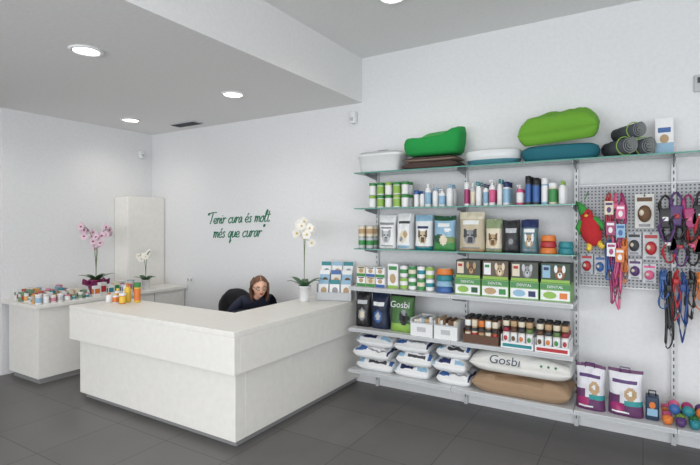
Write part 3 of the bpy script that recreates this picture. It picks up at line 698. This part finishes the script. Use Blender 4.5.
# ---------------------------------------------------------------- counter goods
b=B(); random.seed(2)
BP=(WHT,LBL,WHT,C(200,130,150),CRM,C(120,150,120),OFF,C(190,90,80),WHT,TEAL,LGR,C(214,160,90))
y=2.40
i=0
while y<2.90:
    for x in (-5.14,-5.21,-5.29,-5.38,-5.47,-5.57):
        w=R(.04,.06)/2; h=R(.05,.10)+.02*(x<-5.3); m=random.choice(BP)
        if (i%3)==0: jar(b,x,y+.04,.801,w,h,WHT,m,random.choice(BP))
        else: b.carton(x-w,x+w,y+.04-w*.8,y+.04+w*.8,.801,.801+h,m,(('r',-.8,.8,.5,.8,random.choice(BP)),)); b.box(x+w,x+w+.0006,y+.04-w*.6,y+.04+w*.6,.801+h*.2,.801+h*.6,random.choice(BP))
        i+=1
    y+=.07
b.build("small_pet_products")
b=B(); random.seed(9)
for (x,y,w,d,h,m,m2) in ((-5.12,3.02,.05,.07,.12,WHT,ORG),(-5.14,3.10,.06,.07,.15,OFF,RED),(-5.12,3.18,.05,.07,.11,WHT,TEAL),(-5.14,3.26,.06,.07,.14,CRM,GRN),(-5.12,3.34,.05,.07,.10,WHT,BLU),(-5.14,3.42,.06,.07,.13,OFF,PNK),(-5.22,3.50,.06,.06,.13,LBL,WHT),(-5.12,3.50,.05,.07,.10,C(214,170,110),RED),(-5.36,3.46,.1,.08,.12,WHT,PNK)):
    b.box(x-w/2,x+w/2,y-d/2,y+d/2,.801,.801+h,m); b.box(x+w/2,x+w/2+.0006,y-d*.4,y+d*.4,.801+h*.3,.801+h*.75,m2); b.box(x-w*.4,x+w*.4,y-d/2-.0006,y-d/2,.801+h*.3,.801+h*.75,m2)
b.build("medicine_boxes")
b=B()
for i,(x,y,m,m2,h) in enumerate(((-4.38,2.80,WHT,YEL,.12),(-4.30,2.84,YEL,WHT,.15),(-4.22,2.80,YEL,ORG,.18),(-4.13,2.84,YEL,GRN,.19),(-4.36,2.70,WHT,ORG,.09),(-4.18,2.72,ORG,WHT,.10),(-4.27,2.71,WHT,YEL,.09))):
    bottle(b,x,y,ZT+e,h,.030,m,m2,(ORG,WHT,YEL)[i%3],i%2)
b.build("vitamin_bottles")
b=B()
for k in range(3):
    yk=-.08+.06*k; hz=.05+.09*k
    b.box(-.17,.17,yk,yk+.004,0,hz+.03,LGR)
    for i in range(3):
        x=-.113+i*.113; hh=.19 if k<2 else .18
        Mx=Matrix.Translation((x,yk+.02,hz-.04))@Matrix.Rotation(math.radians(-8),4,'X')
        c=((WHT,LBL,TAN),(LBL,WHT,BRN),(WHT,TEAL,GRY),(OFF,BLU,TAN))[(i*2+k)%4]
        b.carton(-.05,.05,-.004,.004,0,hh,c[0],(('r',-1,1,.78,1,c[1]),('e',.1,.45,.6,.18,c[2]),('r',-.7,.7,.1,.2,GRY)),M=Mx)
b.box(-.174,-.17,-.084,.08,0,.16,LGR); b.box(.17,.174,-.084,.08,0,.16,LGR); b.box(-.17,.17,-.08,.08,0,.004,LGR)
b.build("brochure_holder",(-2.60,3.97,ZT+e),.35)

b=B()
for z in (.2,.62,1.04,1.46,1.88): b.box(XFL+.01,XFL+.40,.6,2.6,z-.02,z,SH)
for y in (.6,1.6,2.58): b.box(XFL+.002,XFL+.03,y,y+.02,0,2.0,SH)
b.build("stock_shelving")
random.seed(4)
b=B()
for z in (.2,.62,1.04,1.46):
    y=.65
    while y<2.45:
        w=R(.08,.15); h=R(.18,.32); c=random.choice((PNK,WHT,DGR,RED,BLU,CRM)); bag(b,0,0,0,w,h,.1,c,(('r',-.6,.6,.4,.7,random.choice((WHT,ORG,BLK))),),nu=8,nv=10,M=Matrix.Translation((XFL+.25,y+w/2,z+.001))@Matrix.Rotation(math.pi/2,4,'Z')); y+=w+.01
b.build("stocked_pet_products")

# ---------------------------------------------------------------- office chair + woman
A=math.radians(-20); WO=Vector((-3.41,3.67,0))
def place(o): o.location=WO; o.rotation_euler=(0,0,A)
CH=C(32,32,35,.7,0,.2,80.0)
b=B(); cx=-.2
b.rbox(cx-.22,cx+.22,-.22,.22,.35,.415,.03,CH)
def backrest():
    vs=[];fs=[];nu,nv=14,12
    for s in (0,1):
        for j in range(nv+1):
            for i in range(nu+1):
                u=-1+2*i/nu;v=j/nv
                wv=.21*(1-.35*max(0,(v-.6)/.4)**3)
                th=.028*(max(0,1-abs(u)**4))**.5*(max(0.02,1-abs(2*v-1)**6))**.5
                X=-.43+.05*u*u-.03*v+(th if s==0 else -th)
                vs.append((X,u*wv,.50+v*.39-.05*abs(u)**3*v))
    n=nu+1;o=n*(nv+1)
    for j in range(nv):
        for i in range(nu):
            a=j*n+i; fs.extend([(a,a+1,a+1+n,a+n),(o+a,o+a+n,o+a+n+1,o+a+1)])
    for i in range(nu): fs.extend([(i,o+i,o+i+1,i+1),(nv*n+i,nv*n+i+1,o+nv*n+i+1,o+nv*n+i)])
    for j in range(nv): a=j*n; c=a+nu; fs.extend([(a,a+n,o+a+n,o+a),(c,o+c,o+c+n,c+n)])
    b.add(vs,fs,CH,True)
backrest()
b.tube([(cx-.05,0,.345),(-.47,0,.36),(-.50,0,.46),(-.475,0,.60)],.02,BLK,8)
b.cyl(cx,0,.10,.35,.025,MET); b.cyl(cx,0,.07,.13,.04,BLK)
for k in range(5):
    a=k*2*math.pi/5+.3; ex,ey=cx+.25*math.cos(a),.25*math.sin(a)
    b.tube([(cx,0,.1),(ex,ey,.07)],[.025,.015],BLK,8)
    b.cyl(0,0,-.012,.012,.026,BLK,M=Matrix.Translation((ex,ey,.027))@Matrix.Rotation(a,4,'Z')@Matrix.Rotation(math.pi/2,4,'X'))
    b.tube([(ex,ey,.075),(ex,ey,.03)],.006,MET,6)
o=b.build("office_chair",(-.0001,0,0)); place(o)

wom=bpy.data.objects.new("seated_woman",None); bpy.context.collection.objects.link(wom); place(wom)
SK=C(224,176,152,.5); HR=C(104,70,50,.45); JK=C(32,38,58,.85,0,.2,90.0); TR=C(38,42,52,.85)
def skin(name,verts,edges,rad,m,root=0,sub=2):
    me=bpy.data.meshes.new(name); me.from_pydata(verts,edges,[]); o=bpy.data.objects.new(name,me); bpy.context.collection.objects.link(o)
    o.parent=wom; md=o.modifiers.new("s",'SKIN'); md.use_smooth_shade=True
    for i,r in enumerate(rad):
        d=me.skin_vertices[0].data[i]; d.radius=r if isinstance(r,tuple) else (r,r); d.use_root=(i==root)
    o.modifiers.new("ss",'SUBSURF').levels=sub; o.modifiers["ss"].render_levels=sub
    me.materials.append(m); return o
V=[(-.22,0,.50),(-.16,0,.60),(-.08,0,.71),(0,0,.80),(.045,0,.85)]
Ed=[(0,1),(1,2),(2,3),(3,4)]; Rd=[(.14,.115),(.125,.10),(.135,.105),(.125,.085),(.062,.055)]
for s in (-1,1):
    k=len(V)
    V+=[(.02,s*.15,.825),(.0,s*.22,.76),(-.01,s*.275,.675),(.10,s*.23,.725),(.235,s*.165,.748)]
    Ed+=[(3,k),(k,k+1),(k+1,k+2),(k+2,k+3),(k+3,k+4)]; Rd+=[.055,.05,.043,.038,.029]
skin("torso_and_arms",V,Ed,Rd,JK)
skin("neck",[(.02,0,.83),(.06,0,.87),(.10,0,.915)],[(0,1),(1,2)],[.05,.045,.045],SK)
V=[(-.22,0,.50)];Ed=[];Rd=[(.13,.09)]
for s in (-1,1):
    k=len(V); V+=[(-.14,s*.085,.50),(.03,s*.11,.51),(.20,s*.12,.50),(.21,s*.12,.30),(.20,s*.12,.10)]
    Ed+=[(0,k),(k,k+1),(k+1,k+2),(k+2,k+3),(k+3,k+4)]; Rd+=[.08,.075,.06,.052,.04]
skin("trousers",V,Ed,Rd,TR)
for s in (-1,1):
    skin("shoe",[(.17,s*.12,.06),(.21,s*.12,.055),(.28,s*.125,.042),(.35,s*.13,.036)],[(0,1),(1,2),(2,3)],[(.035,.045),(.04,.045),(.04,.036),(.03,.028)],BLK)
    w=Vector((.225,s*.17,.748)); d=Vector((.93,-s*.36,0)).normalized()
    side=Vector((0,-s,0)) - d*Vector((0,-s,0)).dot(d); side.normalize()
    V=[w,w+d*.04,w+d*.065];Ed=[(0,1),(1,2)];Rd=[(.022,.018),(.032,.014),(.033,.013)]
    for q,(off,l) in enumerate(((.030,.066),(.010,.075),(-.010,.069),(-.029,.054))):
        k=len(V); base=w+d*.085+side*off
        V+=[base,base+d*l*.45+Vector((0,0,.004)),base+d*l*.78+Vector((0,0,-.006)),base+d*l*.95+Vector((0,0,-.014))]
        Ed+=[(2,k),(k,k+1),(k+1,k+2),(k+2,k+3)]; Rd+=[.0095,.0088,.008,.007]
    k=len(V); V+=[w+d*.025+side*.032,w+d*.055+side*.052,w+d*.08+side*.058+Vector((0,0,-.006))]; Ed+=[(1,k),(k,k+1),(k+1,k+2)]; Rd+=[.012,.010,.0085]
    skin("hand",[tuple(v) for v in V],Ed,Rd,SK)
b=B()
MH=Matrix.Translation((.135,0,.970))@Matrix.Rotation(math.radians(-18),4,'Z')@Matrix.Rotation(math.radians(6),4,'Y')@Matrix.Scale(.95,4)
vs=[];fs=[];nu,nv=36,28
for j in range(nv+1):
    ph=-math.pi/2+math.pi*j/nv
    for i in range(nu):
        th=2*math.pi*i/nu
        x,y,z=math.cos(ph)*math.cos(th),math.cos(ph)*math.sin(th),math.sin(ph)
        px,py,pz=.095*x,.076*y,.113*z
        if z<0:
            py*=1-.30*(-z)**1.3
            px=px*(1-.08*(-z)) if x>0 else px*(1-.35*(-z))
            if x>0: px+=.012*math.exp(-((z+.85)/.2)**2)*math.exp(-(y/.25)**2)
        if x>0:
            px+=.020*math.exp(-((z+.20)/.13)**2)*math.exp(-(y/.13)**2)+.012*math.exp(-((z+.02)/.15)**2)*math.exp(-(y/.10)**2)
            px-=.010*(math.exp(-((z-.04)/.12)**2)*(math.exp(-((y-.38)/.17)**2)+math.exp(-((y+.38)/.17)**2)))
            px+=.005*math.exp(-((z+.48)/.08)**2)*math.exp(-(y/.28)**2)
        vs.append((px,py,pz))
for j in range(nv):
    for i in range(nu): k=(i+1)%nu; fs.append((j*nu+i,j*nu+k,(j+1)*nu+k,(j+1)*nu+i))
b.add(vs,fs,SK,True,MH)
LIP=C(176,86,84,.4)
b.ell((.089,0,-.053),(.008,.022,.0045),LIP,12,MH); b.ell((.088,0,-.0615),(.008,.018,.005),LIP,12,MH)
for s in (-1,1):
    b.ell((.0765,s*.030,.004),(.009,.013,.007),WHT,10,MH); b.ell((.084,s*.030,.003),(.003,.005,.005),BRN,8,MH); b.ell((.080,s*.030,.010),(.008,.015,.004),SK,8,MH)
    b.tube([(.084,s*.014,.021),(.085,s*.03,.026),(.073,s*.046,.021)],.0025,HR,5,MH)
    b.ell((-.005,s*.077,-.005),(.018,.007,.028),SK,12,MH)
    g=[(.100-abs(math.cos(a*math.pi/8)*.012),s*.031+.023*math.cos(a*math.pi/8),.002+.017*math.sin(a*math.pi/8)) for a in range(16)]
    b.tube(g,.0028,BLK,5,MH,closed=True); b.tube([(.090,s*.053,.006),(.04,s*.080,.008),(-.01,s*.084,.008)],.002,BLK,5,MH)
b.tube([(.099,-.009,.005),(.1015,0,.007),(.099,.009,.005)],.0024,BLK,5,MH)
vs=[];fs=[]
for j in range(nv+1):
    ph=-math.pi/2+math.pi*j/nv
    for i in range(nu):
        th=2*math.pi*i/nu
        x,y,z=math.cos(ph)*math.cos(th),math.cos(ph)*math.sin(th),math.sin(ph)
        st=.003*math.sin(th*18)*math.cos(ph)
        vs.append(((.106+st)*x-.008,(.088+st)*y*(1+.1*max(0,-z)),.121*z-.008*math.exp(-(y/.06)**2)*(z>0)))
for j in range(nv):
    for i in range(nu):
        k=(i+1)%nu; ph=-math.pi/2+math.pi*(j+.5)/nv; th=2*math.pi*(i+.5)/nu
        x,y,z=math.cos(ph)*math.cos(th),math.cos(ph)*math.sin(th),math.sin(ph)
        if x>.12 and z<.60-.45*y*y: continue
        if z<-.8: continue
        fs.append((j*nu+i,j*nu+k,(j+1)*nu+k,(j+1)*nu+i))
b.add(vs,fs,HR,True,MH)
for s in (-1,1):
    for q in range(7):
        x0=.006-q*.016; w=.005*math.sin(q)
        b.tube([(x0+.02,s*.05,.085),(x0+.006,s*(.080+w),.03),(x0,s*(.087+w),-.04),(x0-.008,s*(.086+w),-.10),(x0-.014+w,s*(.080-w),-.14),(x0-.018,s*.075,-.165)],[.012,.015,.016,.016,.012,.004],HR,7,MH)
for q in range(7):
    y0=-.07+q*.0233; b.tube([(-.085,y0,.02),(-.10,y0*1.05,-.05),(-.105,y0,-.11),(-.105,y0*.9,-.15)],[.02,.02,.018,.006],HR,7,MH)
b.build("head",parent=wom)
b=B(); b.box(-.10,.10,-.14,.14,0,.003,WHT); b.box(-.09,.09,-.13,.13,.003,.006,OFF)
for k in range(8): b.box(-.07,.05,-.11+k*.028,-.107+k*.028,.006,.0063,GRY)
b.build("notepad",(-2.82,3.35,.7155))

# ---------------------------------------------------------------- lights, world, camera
def area(name,loc,rot,sx,sy,e_,col):
    l=bpy.data.lights.new(name,'AREA'); l.shape='RECTANGLE'; l.size=sx; l.size_y=sy; l.energy=e_; l.color=col
    o=bpy.data.objects.new(name,l); bpy.context.collection.objects.link(o); o.location=loc; o.rotation_euler=rot
H=math.radians(90)
area("daylight_window",(-1.65,YF+.02,1.5),(H,0,0),2.6,2.2,110,(.96,.98,1))
area("daylight_window",(1.1,YF+.02,1.5),(H,0,0),2.4,2.3,100,(.96,.98,1))
area("daylight_window",(-4.95,YF+.02,1.4),(H,0,0),3.2,2.1,60,(.96,.98,1))
area("daylight_window",(XR-.02,-.3,1.5),(H,0,H),4.1,2.2,85,(.97,.985,1))
w=bpy.data.worlds.new("World"); bpy.context.scene.world=w; w.use_nodes=True
nt=w.node_tree; bg=nt.nodes["Background"]; sk=nt.nodes.new("ShaderNodeTexSky"); sk.sky_type='HOSEK_WILKIE'; sk.sun_direction=(.2,.5,.8)
nt.links.new(sk.outputs[0],bg.inputs[0]); bg.inputs[1].default_value=.4
cam=bpy.data.cameras.new("Camera"); cam.lens=478*36/700; cam.sensor_width=36; cam.shift_y=-8.5/700; cam.clip_start=.05
co=bpy.data.objects.new("Camera",cam); bpy.context.collection.objects.link(co); co.location=(0,0,1.6); co.rotation_euler=(H,0,math.radians(31.5))
bpy.context.scene.camera=co
